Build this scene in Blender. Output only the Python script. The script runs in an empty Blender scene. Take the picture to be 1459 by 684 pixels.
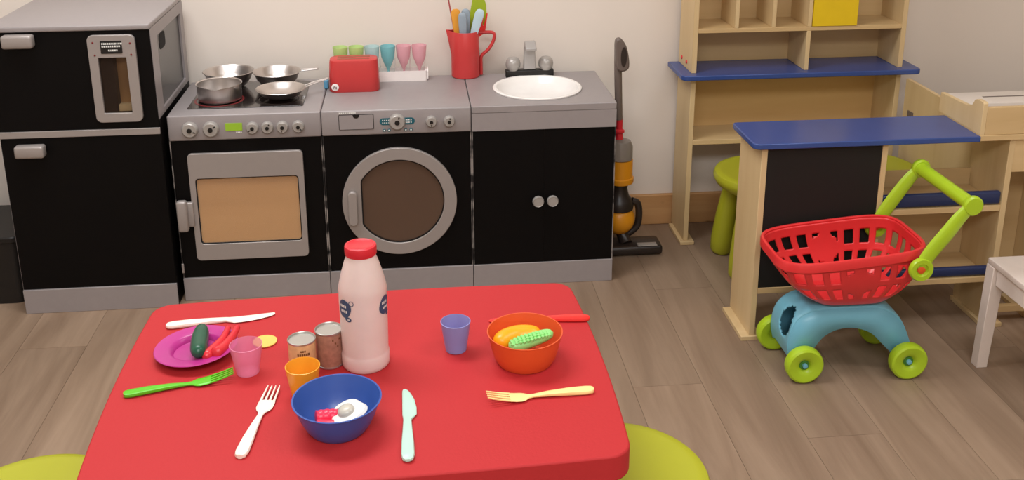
import bpy, bmesh, math, random
from mathutils import Vector, Matrix
random.seed(7)
S = bpy.context.scene
COL = S.collection

# ------------------------------------------------------------------ camera
F_PX, CY_PX, PITCH, ROLL, YAW, CAM_Z = 1461.93, 155.15, 0.296538, -0.0026926, 0.1002766, 1.353122
cd = bpy.data.cameras.new('camera'); co = bpy.data.objects.new('camera', cd); COL.objects.link(co)
fw = Vector((math.sin(YAW)*math.cos(PITCH), math.cos(YAW)*math.cos(PITCH), -math.sin(PITCH)))
r0 = Vector((math.cos(YAW), -math.sin(YAW), 0)); u0 = r0.cross(fw)
rr = math.cos(ROLL)*r0+math.sin(ROLL)*u0; uu = -math.sin(ROLL)*r0+math.cos(ROLL)*u0
co.matrix_world = Matrix(((rr.x, uu.x, -fw.x, 0), (rr.y, uu.y, -fw.y, 0), (rr.z, uu.z, -fw.z, CAM_Z), (0, 0, 0, 1)))
cd.sensor_fit = 'HORIZONTAL'; cd.sensor_width = 36; cd.lens = F_PX/1459*36
cd.shift_x = 0; cd.shift_y = (CY_PX-342)/1459
cd.clip_start = 0.05
S.camera = co
# ------------------------------------------------------------------ light
w = bpy.data.worlds.new('world'); S.world = w; w.use_nodes = True
w.node_tree.nodes['Background'].inputs[0].default_value = (1.0, 0.93, 0.84, 1)
w.node_tree.nodes['Background'].inputs[1].default_value = 0.15
def area(loc, sx, sy, power, col=(0.98, 1.0, 1.02)):
    l = bpy.data.lights.new('ceiling_lamp', 'AREA'); l.shape = 'RECTANGLE'; l.size = sx; l.size_y = sy
    l.energy = power; l.color = col
    o = bpy.data.objects.new('ceiling_lamp', l); o.location = loc; COL.objects.link(o); return o
area((-0.6, 2.05, 2.36), 1.3, 0.6, 34)
area((0.0, -0.4, 2.36), 1.8, 0.8, 50)
area((1.4, 1.20, 2.36), 1.0, 0.5, 14)
S.view_settings.view_transform = 'Standard'; S.view_settings.look = 'None'
S.view_settings.gamma = 1; S.view_settings.use_curve_mapping = False
S.view_settings.exposure = 0.0

# ------------------------------------------------------------------ helpers
def lin(c):
    return tuple(((x/255)/12.92 if x/255 <= 0.04045 else ((x/255+0.055)/1.055)**2.4) for x in c)
def mat(name, rgb, rough=0.5, metal=0.0, var=0.06, scale=30, bump=0.0, trans=0.0, spec=0.5, alpha=1.0, coat=0.0, sss=0.0, ior=1.45):
    m = bpy.data.materials.new(name); m.use_nodes = True
    nt = m.node_tree; b = nt.nodes['Principled BSDF']; L = nt.links
    c = lin(rgb)
    tc = nt.nodes.new('ShaderNodeTexCoord'); nz = nt.nodes.new('ShaderNodeTexNoise'); nz.inputs['Scale'].default_value = scale
    nz.inputs['Detail'].default_value = 4
    L.new(tc.outputs['Object'], nz.inputs['Vector'])
    mx = nt.nodes.new('ShaderNodeMix'); mx.data_type = 'RGBA'
    mx.inputs[6].default_value = tuple(x*(1-var) for x in c)+(1,); mx.inputs[7].default_value = tuple(min(1, x*(1+var)) for x in c)+(1,)
    L.new(nz.outputs['Fac'], mx.inputs[0]); L.new(mx.outputs[2], b.inputs['Base Color'])
    b.inputs['Roughness'].default_value = rough; b.inputs['Metallic'].default_value = metal
    b.inputs['Transmission Weight'].default_value = trans; b.inputs['Specular IOR Level'].default_value = spec
    b.inputs['Alpha'].default_value = alpha; b.inputs['Coat Weight'].default_value = coat; b.inputs['IOR'].default_value = ior
    if sss: b.inputs['Subsurface Weight'].default_value = sss; b.inputs['Subsurface Scale'].default_value = 0.01
    if bump:
        bp = nt.nodes.new('ShaderNodeBump'); bp.inputs['Strength'].default_value = bump; bp.inputs['Distance'].default_value = 0.002
        L.new(nz.outputs['Fac'], bp.inputs['Height']); L.new(bp.outputs['Normal'], b.inputs['Normal'])
    return m
def wood(name, light, dark, rough=0.5, axis='Z', scale=1.0, knots=False, rand=0.0, stretch=9.0, coat=0.0, bump=0.05):
    m = bpy.data.materials.new(name); m.use_nodes = True
    nt = m.node_tree; b = nt.nodes['Principled BSDF']; L = nt.links; N = nt.nodes.new
    geo = N('ShaderNodeNewGeometry'); mp = N('ShaderNodeMapping')
    s = [stretch*4*scale]*3; s['XYZ'.index(axis)] = 4*scale*0.5
    mp.inputs['Scale'].default_value = s
    L.new(geo.outputs['Position'], mp.inputs['Vector'])
    vec = mp.outputs['Vector']; oi = None
    if rand:
        oi = N('ShaderNodeObjectInfo'); ad = N('ShaderNodeVectorMath'); ad.operation = 'ADD'
        ml = N('ShaderNodeMath'); ml.operation = 'MULTIPLY'; ml.inputs[1].default_value = 57
        L.new(oi.outputs['Random'], ml.inputs[0]); L.new(mp.outputs['Vector'], ad.inputs[0]); L.new(ml.outputs[0], ad.inputs[1]); vec = ad.outputs[0]
    nz = N('ShaderNodeTexNoise'); nz.inputs['Scale'].default_value = 0.6; nz.inputs['Detail'].default_value = 7; nz.inputs['Roughness'].default_value = 0.62
    nz.inputs['Distortion'].default_value = 0.6
    L.new(vec, nz.inputs['Vector'])
    cr = N('ShaderNodeValToRGB'); cr.color_ramp.elements[0].position = 0.3; cr.color_ramp.elements[1].position = 0.7
    cr.color_ramp.elements[0].color = lin(dark)+(1,); cr.color_ramp.elements[1].color = lin(light)+(1,)
    L.new(nz.outputs['Fac'], cr.inputs[0]); out = cr.outputs[0]
    if knots:
        vo = N('ShaderNodeTexVoronoi'); vo.inputs['Scale'].default_value = 5.5; L.new(geo.outputs['Position'], vo.inputs['Vector'])
        r2 = N('ShaderNodeValToRGB'); r2.color_ramp.elements[0].position = 0.03; r2.color_ramp.elements[1].position = 0.09
        r2.color_ramp.elements[0].color = (0.16, 0.08, 0.04, 1); r2.color_ramp.elements[1].color = (1, 1, 1, 1)
        L.new(vo.outputs['Distance'], r2.inputs[0])
        mm = N('ShaderNodeMix'); mm.data_type = 'RGBA'; mm.blend_type = 'MULTIPLY'; mm.inputs[0].default_value = 0.8
        L.new(out, mm.inputs[6]); L.new(r2.outputs[0], mm.inputs[7]); out = mm.outputs[2]
    if rand:
        hs = N('ShaderNodeHueSaturation'); mr = N('ShaderNodeMapRange'); mr.inputs['To Min'].default_value = 1-rand; mr.inputs['To Max'].default_value = 1+rand
        L.new(oi.outputs['Random'], mr.inputs['Value']); L.new(mr.outputs[0], hs.inputs['Value']); L.new(out, hs.inputs['Color']); out = hs.outputs[0]
    L.new(out, b.inputs['Base Color']); b.inputs['Roughness'].default_value = rough; b.inputs['Coat Weight'].default_value = coat
    bp = N('ShaderNodeBump'); bp.inputs['Strength'].default_value = bump; bp.inputs['Distance'].default_value = 0.002
    L.new(nz.outputs['Fac'], bp.inputs['Height']); L.new(bp.outputs['Normal'], b.inputs['Normal'])
    return m

def BM(): return bmesh.new()
def obj(name, bm, m, parent=None, loc=None, rot=None, smooth=True, bevel=0, solid=0, subsurf=0, recalc=True):
    if recalc: bmesh.ops.recalc_face_normals(bm, faces=bm.faces)
    me = bpy.data.meshes.new(name); bm.to_mesh(me); bm.free()
    if smooth:
        for p in me.polygons: p.use_smooth = True
        try: me.set_sharp_from_angle(angle=math.radians(38))
        except Exception: pass
    me.materials.append(m)
    o = bpy.data.objects.new(name, me); COL.objects.link(o)
    if parent is not None: o.parent = parent
    if loc: o.location = loc
    if rot: o.rotation_euler = rot
    if solid:
        s = o.modifiers.new('solid', 'SOLIDIFY'); s.thickness = solid; s.offset = 0
    if subsurf:
        s = o.modifiers.new('sub', 'SUBSURF'); s.levels = subsurf; s.render_levels = subsurf
    if bevel:
        bv = o.modifiers.new('bevel', 'BEVEL'); bv.width = bevel; bv.segments = 2; bv.limit_method = 'ANGLE'; bv.angle_limit = math.radians(40)
        bv.harden_normals = False
    return o
def tag(o, label, cat, group=None):
    o['label'] = label; o['category'] = cat
    if group: o['group'] = group
    return o
def thing(name, label, cat, loc=(0, 0, 0), rz=0, group=None):
    o = bpy.data.objects.new(name, None); COL.objects.link(o); o.location = loc; o.rotation_euler = (0, 0, rz)
    o.empty_display_size = 0.05
    return tag(o, label, cat, group)
def struct(name, bm, m, **k):
    o = obj(name, bm, m, **k); o['kind'] = 'structure'; return o
def dup(root, loc, rot=None, label=None, mats=None):
    r = root.copy(); COL.objects.link(r); r.location = loc
    if rot is not None: r.rotation_euler = rot
    if label: r['label'] = label
    for ch in list(root.children):
        c = ch.copy(); COL.objects.link(c); c.parent = r
        for g in list(ch.children):
            d = g.copy(); COL.objects.link(d); d.parent = c
    return r
def box(bm, x0, x1, y0, y1, z0, z1, m=None):
    vs = [bm.verts.new((x, y, z)) for x in (x0, x1) for y in (y0, y1) for z in (z0, z1)]
    if m is not None:
        for v in vs: v.co = m @ v.co
    for f in ((0, 1, 3, 2), (4, 6, 7, 5), (0, 4, 5, 1), (2, 3, 7, 6), (0, 2, 6, 4), (1, 5, 7, 3)): bm.faces.new([vs[i] for i in f])
    return bm
def bx(*a): return box(BM(), *a)
def lathe(bm, prof, n=40, m=None, close=True):
    rings = []
    for r, z in prof:
        if r < 1e-6: rings.append([bm.verts.new((0, 0, z))])
        else: rings.append([bm.verts.new((r*math.cos(2*math.pi*k/n), r*math.sin(2*math.pi*k/n), z)) for k in range(n)])
    for a, b in zip(rings, rings[1:]):
        for k in range(n):
            k2 = (k+1) % n
            if len(a) == 1 and len(b) == 1: continue
            if len(a) == 1: bm.faces.new((a[0], b[k2], b[k]))
            elif len(b) == 1: bm.faces.new((a[k], a[k2], b[0]))
            else: bm.faces.new((a[k], a[k2], b[k2], b[k]))
    if m is not None:
        for rg in rings:
            for v in rg: v.co = m @ v.co
    return bm
TOFRONT = Matrix.Rotation(math.radians(90), 4, 'X')      # local +z -> world -y
def disc_front(bm, x, z, y, prof, n=32):                # lathe whose axis points to the viewer side (-y)
    return lathe(bm, prof, n, Matrix.Translation((x, y, z)) @ TOFRONT)
def tube(bm, pts, rad, n=12, flat=1.0, up=None, closed=False):
    pts = [Vector(p) for p in pts]; N = len(pts)
    if not hasattr(rad, '__len__'): rad = [rad]*N
    rings = []; prev = None
    for i, p in enumerate(pts):
        if closed: t = pts[(i+1) % N]-pts[i-1]
        else: t = pts[min(i+1, N-1)]-pts[max(i-1, 0)]
        t.normalize()
        if up is not None: u = Vector(up)
        elif prev is None: u = Vector((0, 0, 1)) if abs(t.z) < 0.9 else Vector((0, 1, 0))
        else: u = prev
        s = t.cross(u).normalized(); u = s.cross(t).normalized(); prev = u
        rings.append([bm.verts.new(p+s*rad[i]*math.cos(2*math.pi*k/n)+u*rad[i]*flat*math.sin(2*math.pi*k/n)) for k in range(n)])
    prs = list(zip(rings, rings[1:]))+([(rings[-1], rings[0])] if closed else [])
    for a, b in prs:
        for k in range(n): bm.faces.new((a[k], a[(k+1) % n], b[(k+1) % n], b[k]))
    if not closed:
        bm.faces.new(rings[0][::-1]); bm.faces.new(rings[-1])
    return bm
def smoothpath(ctrl, n=6):
    P = [Vector(c) for c in ctrl]; out = []
    for i in range(len(P)-1):
        a, b, c, d = P[max(i-1, 0)], P[i], P[i+1], P[min(i+2, len(P)-1)]
        for k in range(n):
            t = k/n
            out.append(0.5*((2*b)+(c-a)*t+(2*a-5*b+4*c-d)*t*t+(3*b-3*c+d-a)*t**3))
    out.append(P[-1]); return out
def rrect(cx, cz, hw, hh, r, n=8):
    o = []
    for k, (sx, sz) in enumerate(((1, 1), (-1, 1), (-1, -1), (1, -1))):
        for i in range(n+1):
            a = math.pi/2*k+math.pi/2*i/n
            o.append((cx+sx*(hw-r)+r*math.cos(a), cz+sz*(hh-r)+r*math.sin(a)))
    return o
def prism(bm, outline, d0, d1, plane='xz', m=None):
    """outline extruded from depth d0 to d1; plane xz -> depth is y; xy -> depth is z; yz -> depth is x"""
    def P(a, b, d): return {'xz': (a, d, b), 'xy': (a, b, d), 'yz': (d, a, b)}[plane]
    A = [bm.verts.new(P(a, b, d0)) for a, b in outline]; B = [bm.verts.new(P(a, b, d1)) for a, b in outline]
    bm.faces.new(A); bm.faces.new(B[::-1]); n = len(A)
    for k in range(n): bm.faces.new((A[k], A[(k+1) % n], B[(k+1) % n], B[k]))
    if m is not None:
        for v in A+B: v.co = m @ v.co
    return bm
def frame(bm, outer, inner, d0, d1, plane='xz'):
    def P(a, b, d): return {'xz': (a, d, b), 'xy': (a, b, d), 'yz': (d, a, b)}[plane]
    n = len(outer); assert n == len(inner)
    R = [[bm.verts.new(P(a, b, d)) for a, b in o] for o, d in ((outer, d0), (inner, d0), (inner, d1), (outer, d1))]
    for q in range(4):
        A, B = R[q], R[(q+1) % 4]
        for k in range(n): bm.faces.new((A[k], A[(k+1) % n], B[(k+1) % n], B[k]))
    return bm
def superbox(bm, x0, x1, y0, y1, z0, z1, r, seg=3):
    """box with all edges rounded"""
    t = BM(); box(t, x0, x1, y0, y1, z0, z1)
    bmesh.ops.bevel(t, geom=list(t.edges), offset=r, segments=seg, affect='EDGES', profile=0.5)
    me = bpy.data.meshes.new('t'); t.to_mesh(me); t.free(); bm.from_mesh(me); bpy.data.meshes.remove(me); return bm
def sweep(bm, rows, n=10):
    """rows (s, off, z, half width, half thickness) along local x"""
    rings = []
    for s, off, z, hw, ht in rows:
        rg = []
        for k in range(n):
            a = 2*math.pi*k/n; c, q = math.cos(a), math.sin(a)
            rg.append(bm.verts.new((s, off+hw*math.copysign(abs(c)**0.6, c), z+ht*math.copysign(abs(q)**0.6, q))))
        rings.append(rg)
    for a, b in zip(rings, rings[1:]):
        for k in range(n): bm.faces.new((a[k], a[(k+1) % n], b[(k+1) % n], b[k]))
    bm.faces.new(rings[0][::-1]); bm.faces.new(rings[-1]); return bm
def decal(bm, r, ang, zc, a, b, off=0.0004, blob=0.0, rings=3, n=24):
    """ellipse patch lying on a cylinder of radius r around the origin, ang from -y towards +x"""
    R = r+off
    def P(u, v): t = ang+u/R; return (R*math.sin(t), -R*math.cos(t), zc+v)
    c = bm.verts.new(P(0, 0)); prev = None
    for q in range(1, rings+1):
        f = q/rings
        rg = [bm.verts.new(P(f*a*math.cos(2*math.pi*k/n)*(1+blob*math.sin(4*math.pi*k/n)), f*b*math.sin(2*math.pi*k/n))) for k in range(n)]
        for k in range(n):
            if prev is None: bm.faces.new((c, rg[k], rg[(k+1) % n]))
            else: bm.faces.new((prev[k], rg[k], rg[(k+1) % n], prev[(k+1) % n]))
        prev = rg
    return bm
def strokes(bm, r, ang, zc, marks, off=0.0008):
    R = r+off
    for (u, v, hw, hh) in marks:
        t = [ang+(u-hw)/R, ang+(u+hw)/R]
        vs = [bm.verts.new((R*math.sin(t[i]), -R*math.cos(t[i]), zc+v+j*hh)) for i, j in ((0, -1), (1, -1), (1, 1), (0, 1))]
        bm.faces.new(vs)
    return bm

# ------------------------------------------------------------------ materials
M_wall = mat('cream_wall_paint', (233, 222, 211), 0.75, var=0.02, scale=6, bump=0.03)
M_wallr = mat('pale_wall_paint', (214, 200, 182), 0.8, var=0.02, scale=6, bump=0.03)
M_ceil = mat('ceiling_white', (235, 230, 220), 0.9)
M_plank = wood('vinyl_plank', (162, 138, 116), (126, 103, 83), 0.5, 'Y', 0.8, rand=0.06, stretch=6, bump=0.08)
M_sub = mat('plank_joint', (120, 98, 80), 0.8)
M_pine = wood('pine_skirting', (205, 160, 110), (182, 134, 84), 0.5, 'X', 1, knots=True)
M_silver = mat('silver_paint', (155, 148, 148), 0.42, metal=0.15, var=0.05, scale=60)
M_silver2 = mat('silver_trim', (160, 152, 148), 0.35, metal=0.25, var=0.03, scale=60)
M_black = mat('black_laminate', (10, 8, 8), 0.5, var=0.1, spec=0.14)
M_blackp = mat('black_plastic', (24, 22, 21), 0.4)
M_dark = mat('dark_gap', (8, 7, 7), 0.8)
M_hob = mat('hob_glass', (34, 26, 25), 0.16, coat=0.5)
M_hobring = mat('hob_ring_print', (120, 38, 40), 0.3)
M_knob = mat('knob_silver', (168, 163, 158), 0.32, metal=0.25)
M_ovenwood = wood('oven_window_board', (196, 148, 92), (176, 128, 74), 0.35, 'X', 0.6, coat=0.3, stretch=5)
M_washwood = wood('washer_window_board', (138, 108, 88), (124, 96, 78), 0.3, 'X', 0.4, stretch=3)
M_smoke = mat('clear_pane', (235, 225, 215), 0.06, alpha=0.05, var=0.0, spec=0.5)
M_smoked = mat('smoked_pane', (70, 55, 46), 0.07, alpha=0.22, var=0.0, spec=0.5)
M_steel = mat('brushed_steel', (212, 206, 202), 0.33, metal=1.0, var=0.06, scale=40)
M_green_disp = mat('green_display', (150, 190, 50), 0.4)
M_teal = mat('teal_panel', (30, 92, 104), 0.4)
M_print = mat('white_print', (225, 225, 220), 0.6)
M_white = mat('white_plastic', (238, 230, 226), 0.35)
M_basin = mat('white_enamel', (240, 236, 232), 0.22)
M_red = mat('red_plastic', (196, 58, 58), 0.35, var=0.05)
M_tred = mat('red_table_plastic', (184, 45, 48), 0.62, var=0.03, scale=200, bump=0.12, spec=0.3)
M_cartred = mat('cart_red_plastic', (224, 54, 56), 0.28)
M_lime = mat('lime_plastic', (170, 171, 40), 0.36, var=0.03)
M_cartlime = mat('cart_lime_plastic', (172, 204, 40), 0.3)
M_cartblue = mat('cart_blue_plastic', (116, 182, 204), 0.32)
M_ply = wood('birch_ply', (222, 196, 150), (206, 176, 128), 0.5, 'Z', 0.7, stretch=7)
M_plyx = wood('birch_ply_across', (216, 186, 138), (200, 168, 118), 0.5, 'X', 0.7, stretch=7)
M_plyback = wood('honey_ply', (222, 186, 128), (208, 168, 108), 0.55, 'X', 0.6, stretch=5)
M_blue = mat('blue_lacquer', (56, 78, 140), 0.26, var=0.06, scale=18)
M_rail = mat('navy_lacquer', (40, 52, 92), 0.3)
M_chalk = mat('chalkboard', (20, 17, 15), 0.7, var=0.2, scale=8)
M_yellow = mat('yellow_panel', (232, 196, 24), 0.5)
M_wchair = mat('white_painted_wood', (226, 212, 202), 0.45)
M_heat = mat('white_enamel_case', (232, 222, 212), 0.4)
M_orange = mat('vacuum_orange', (226, 150, 30), 0.35)
M_vgrey = mat('vacuum_grey', (108, 95, 88), 0.38)
M_vdark = mat('vacuum_dark', (46, 38, 34), 0.35)
M_vclear = mat('vacuum_clear', (170, 160, 150), 0.15, trans=0.5)
M_magenta = mat('magenta_plastic', (184, 52, 134), 0.3)
M_cuke = mat('cucumber_green', (32, 84, 62), 0.3, var=0.2, scale=60)
M_chili = mat('food_red', (212, 48, 58), 0.32)
M_wcut = mat('white_cutlery', (244, 232, 218), 0.35)
M_gcut = mat('green_cutlery', (92, 190, 34), 0.28)
M_mint = mat('mint_cutlery', (186, 222, 206), 0.35)
M_ycut = mat('pale_yellow_cutlery', (250, 222, 150), 0.35)
M_rcut = mat('red_cutlery', (232, 48, 44), 0.3)
M_bbowl = mat('blue_bowl_plastic', (56, 88, 162), 0.3)
M_obowl = mat('orange_translucent', (232, 96, 48), 0.3, alpha=0.8)
M_pinkc = mat('pink_translucent', (240, 150, 184), 0.3, alpha=0.52)
M_bluec = mat('pale_blue_translucent', (150, 156, 212), 0.3, alpha=0.76)
M_orangec = mat('orange_cup_plastic', (248, 172, 50), 0.3, alpha=0.88)
M_yellowdisc = mat('yellow_disc_plastic', (232, 196, 96), 0.35)
M_bottle = mat('bottle_white', (224, 202, 196), 0.38, sss=0.1)
M_cap = mat('cap_red', (210, 40, 52), 0.35)
M_navy = mat('navy_print', (52, 74, 104), 0.5)
M_can = mat('can_cream_label', (214, 168, 120), 0.45, var=0.25, scale=90)
M_can2 = mat('can_brown_label', (168, 120, 100), 0.45, var=0.45, scale=130)
M_tin = mat('tin_metal', (190, 188, 182), 0.35, metal=0.8)
M_brown = mat('brown_print', (110, 70, 34), 0.5)
M_pinkf = mat('pink_food', (236, 52, 84), 0.3)
M_wfood = mat('white_food', (232, 228, 220), 0.35)
M_yolk = mat('grey_white_food', (196, 190, 176), 0.25)
M_carrot = mat('orange_food', (252, 166, 24), 0.35)
M_pea = mat('green_food', (146, 222, 130), 0.4)
M_ggob = mat('green_goblet', (206, 232, 150), 0.3, alpha=0.75)
M_tgob = mat('teal_goblet', (136, 206, 212), 0.3, alpha=0.72)
M_bgob = mat('aqua_goblet', (196, 226, 226), 0.3, alpha=0.6)
M_pgob = mat('pink_goblet', (242, 184, 194), 0.3, alpha=0.68)
M_bluecut = mat('grey_blue_cutlery', (150, 164, 176), 0.35)
M_pbluecut = mat('pale_blue_cutlery', (190, 212, 222), 0.35)
M_limecut = mat('lime_cutlery', (156, 176, 40), 0.35)
M_oracut = mat('amber_cutlery', (230, 160, 60), 0.35)
def worn():
    m = mat('worn_edge', (18, 16, 15), 0.6); nt = m.node_tree; b = nt.nodes['Principled BSDF']
    nz = nt.nodes.new('ShaderNodeTexNoise'); nz.inputs['Scale'].default_value = 22
    geo = nt.nodes.new('ShaderNodeNewGeometry'); nt.links.new(geo.outputs['Position'], nz.inputs['Vector'])
    cr = nt.nodes.new('ShaderNodeValToRGB'); cr.color_ramp.elements[0].position = 0.42; cr.color_ramp.elements[1].position = 0.56
    cr.color_ramp.elements[0].color = (0.012, 0.01, 0.01, 1); cr.color_ramp.elements[1].color = (0.28, 0.25, 0.23, 1)
    nt.links.new(nz.outputs['Fac'], cr.inputs[0]); nt.links.new(cr.outputs[0], b.inputs['Base Color']); return m
M_worn = worn()

# ------------------------------------------------------------------ room
WY = 3.075
fl = struct('floor', bx(-2.2, 2.4, -1.6, WY, -0.03, -0.004), M_sub, smooth=False)
pw = 0.1695; plen = 1.22
def plankmesh():
    bm = bx(-pw/2+.0004, pw/2-.0004, -plen/2+.0004, plen/2-.0004, -0.004, 0.0)
    me = bpy.data.meshes.new('plank'); bmesh.ops.recalc_face_normals(bm, faces=bm.faces); bm.to_mesh(me); bm.free(); me.materials.append(M_plank); return me
pm = plankmesh(); clipped = {}
joint = {3: 2.60, 4: 1.87, -9: 2.2}
k0 = -17; k1 = 10
for k in range(k0, k1):
    xc = 0.67+pw*(k-3)+pw/2
    if xc+pw/2 > 2.4 or xc-pw/2 < -2.2: continue
    j = joint.get(k, 1.1+((k*0.4137) % 1.0)*plen)
    y = j-plen*4
    while y < WY-0.01:
        a, b = max(y, -1.6), min(y+plen, WY)
        if b-a > 0.02:
            if b-a > plen-1e-4: me = pm
            else:
                key = round(b-a, 4)
                bm = bx(-pw/2+.0004, pw/2-.0004, -(b-a)/2+.0004, (b-a)/2-.0004, -0.004, 0.0)
                me = bpy.data.meshes.new('plank'); bmesh.ops.recalc_face_normals(bm, faces=bm.faces); bm.to_mesh(me); bm.free(); me.materials.append(M_plank)
            o = bpy.data.objects.new('plank', me); o.location = (xc, (a+b)/2, 0); o.parent = fl; COL.objects.link(o)
        y += plen
struct('wall_back', bx(-2.3, 2.5, WY, WY+0.1, -0.03, 2.42), M_wall, smooth=False)
struct('wall_left', bx(-2.3, -2.2, -1.6, WY, -0.03, 2.42), M_wall, smooth=False)
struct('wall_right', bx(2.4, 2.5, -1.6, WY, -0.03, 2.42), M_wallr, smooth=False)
struct('wall_front', bx(-2.3, 2.5, -1.7, -1.6, -0.03, 2.42), M_wall, smooth=False)
struct('ceiling', bx(-2.3, 2.5, -1.7, WY+0.1, 2.42, 2.5), M_ceil, smooth=False)
struct('baseboard_back', bx(-2.2, 2.4, WY-0.016, WY, 0, 0.104), M_pine, bevel=0.003)

# ------------------------------------------------------------------ toy kitchen units
YF = 2.672; YB = 3.015; HT = 0.5421; HF = 0.4715; HK = 0.0684
X = [-0.6525, -0.2485, 0.157, 0.5608]
def front_knob(par, x, z, r, y, mark=True, black=True):
    k = obj('knob', disc_front(BM(), x, z, y, [(0, 0), (r*1.02, 0), (r, 0.004), (r*0.93, 0.010), (r*0.8, 0.0125), (r*0.45, 0.0125), (0, 0.0125)]), M_knob, par)
    if black:
        obj('knob_centre', disc_front(BM(), x, z, y-0.0124, [(0, 0), (r*0.3, 0), (r*0.3, 0.002), (0, 0.002)], 20), M_blackp, k)
        a = random.uniform(0, 2*math.pi)
        bm = BM(); box(bm, -r*0.08, r*0.08, -0.0006, 0.0, r*0.46, r*0.74, Matrix.Translation((x, y-0.0126, z)) @ Matrix.Rotation(a, 4, 'Y'))
        obj('pointer', bm, M_blackp, k, smooth=False)
    return k
def unit(name, label, cat, x0, x1, top=True):
    t = thing(name, label, cat)
    g = 0.0008
    bm = BM()
    th = 0.012
    box(bm, x0+g, x0+th, YF+0.006, YB, 0.004, HF)
    box(bm, x1-th, x1-g, YF+0.006, YB, 0.004, HF)
    box(bm, x0+th, x1-th, YB-0.01, YB, 0.004, HF)
    box(bm, x0+th, x1-th, YF+0.022, YB-0.01, HK-0.012, HK)
    obj('cabinet_body', bm, M_black, t, smooth=False)
    for a, b in ((x0+g, x0+0.0035), (x1-0.0035, x1-g)): obj('edge_strip', bx(a, b, YF+0.0035, YF+0.006, HK, HF), M_worn, t, smooth=False)
    obj('kickboard', bx(x0+g, x1-g, YF, YF+0.015, 0.0, HK), M_silver, t, bevel=0.0012)
    if top: obj('worktop', superbox(BM(), x0+g, x1-g, YF, YB, HF, HT, 0.004), M_silver, t)
    return t
def hinge(par, x, z):
    obj('hinge', bx(x-0.003, x+0.003, YF-0.001, YF+0.003, z-0.014, z+0.014), M_silver2, par, bevel=0.001)

# cooker
ck = unit('toy_cooker', 'toy black and silver cooker with oven door, hob and six knobs on its fascia', 'toy cooker', X[0], X[1])
obj('oven_panel', bx(X[0]+0.004, X[1]-0.004, YF+0.005, YF+0.018, HK+0.001, HF-0.001), M_black, ck, bevel=0.001)
dr = obj('oven_door', frame(BM(), rrect(-0.455, 0.280, 0.1525, 0.156, 0.012), rrect(-0.455, 0.2685, 0.1375, 0.0965, 0.010), YF-0.006, YF+0.0045), M_silver2, ck, bevel=0.0012)
obj('window_seal', frame(BM(), rrect(-0.455, 0.2685, 0.1374, 0.0964, 0.010), rrect(-0.455, 0.2685, 0.1350, 0.0940, 0.009), YF-0.003, YF+0.0045), M_dark, dr)
obj('window_board', prism(BM(), rrect(-0.455, 0.2685, 0.1350, 0.0940, 0.009), YF+0.001, YF+0.0045), M_ovenwood, dr)
obj('window_pane', prism(BM(), rrect(-0.455, 0.2685, 0.1349, 0.0939, 0.009), YF-0.003, YF-0.0015), M_smoke, dr)
bm = superbox(BM(), -0.645, -0.617, YF-0.030, YF-0.008, 0.219, 0.309, 0.007); superbox(bm, -0.637, -0.603, YF-0.014, YF-0.002, 0.228, 0.300, 0.004)
obj('door_handle', bm, M_silver2, dr)
for x, r in ((-0.5935, .0215), (-0.539, .0215), (-0.430, .0165), (-0.3905, .0165), (-0.351, .0165), (-0.309, .0165)): front_knob(ck, x, 0.5035, r, YF)
obj('display', bx(-0.501, -0.457, YF-0.0015, YF+0.001, 0.497, 0.518), M_green_disp, ck, smooth=False)
bm = BM()
for i in range(4): box(bm, -0.474+i*0.004, -0.4712+i*0.004, YF-0.001, YF+0.0005, 0.490, 0.4935)
obj('display_caption', bm, M_print, ck, smooth=False)
hob = obj('hob_plate', prism(BM(), rrect(-0.4545, 2.856, 0.155, 0.127, 0.006), HT, HT+0.0025, 'xy'), M_hob, ck, bevel=0.0008)
def ring(x, y, r, w, mt):
    n = 48
    o = [(x+(r)*math.cos(2*math.pi*k/n), y+r*math.sin(2*math.pi*k/n)) for k in range(n)]
    i = [(x+(r-w)*math.cos(2*math.pi*k/n), y+(r-w)*math.sin(2*math.pi*k/n)) for k in range(n)]
    return obj('heating_ring', frame(BM(), o, i, HT+0.0024, HT+0.0029, 'xy'), mt, hob)
ring(-0.536, 2.808, 0.068, 0.006, M_hobring); ring(-0.372, 2.800, 0.056, 0.003, M_vdark)
ring(-0.530, 2.927, 0.048, 0.003, M_vdark); ring(-0.386, 2.930, 0.048, 0.003, M_vdark)
hinge(ck, X[0]+0.003, 0.10); 

# washing machine
wm = unit('toy_washing_machine', 'toy black washing machine with round silver porthole door between cooker and sink unit', 'toy washing machine', X[1], X[2])
obj('front_panel', bx(X[1]+0.004, X[2]-0.004, YF+0.005, YF+0.018, HK+0.001, HF-0.001), M_black, wm, bevel=0.001)
n = 96; cxw, czw = -0.045, 0.2755
oc = [(cxw+0.158*math.cos(2*math.pi*k/n), czw+0.158*math.sin(2*math.pi*k/n)) for k in range(n)]
def inn(r): return [(max(cxw+r*math.cos(2*math.pi*k/n), cxw-0.105+(0.1235-r)), czw+r*math.sin(2*math.pi*k/n)) for k in range(n)]
dr = obj('porthole_door', frame(BM(), oc, inn(0.1235), YF-0.008, YF+0.0045), M_silver2, wm, bevel=0.0015)
obj('window_seal', frame(BM(), inn(0.1234), inn(0.1205), YF-0.004, YF+0.0045), M_dark, dr)
obj('window_board', prism(BM(), inn(0.1205), YF+0.001, YF+0.0045), M_washwood, dr)
obj('window_pane', prism(BM(), inn(0.1204), YF-0.004, YF-0.002), M_smoked, dr)
bm = BM(); prism(bm, rrect(-0.174, 0.264, 0.0125, 0.051, 0.0122), YF-0.022, YF-0.0085)
obj('door_handle', bm, M_silver2, dr, bevel=0.003)
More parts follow.
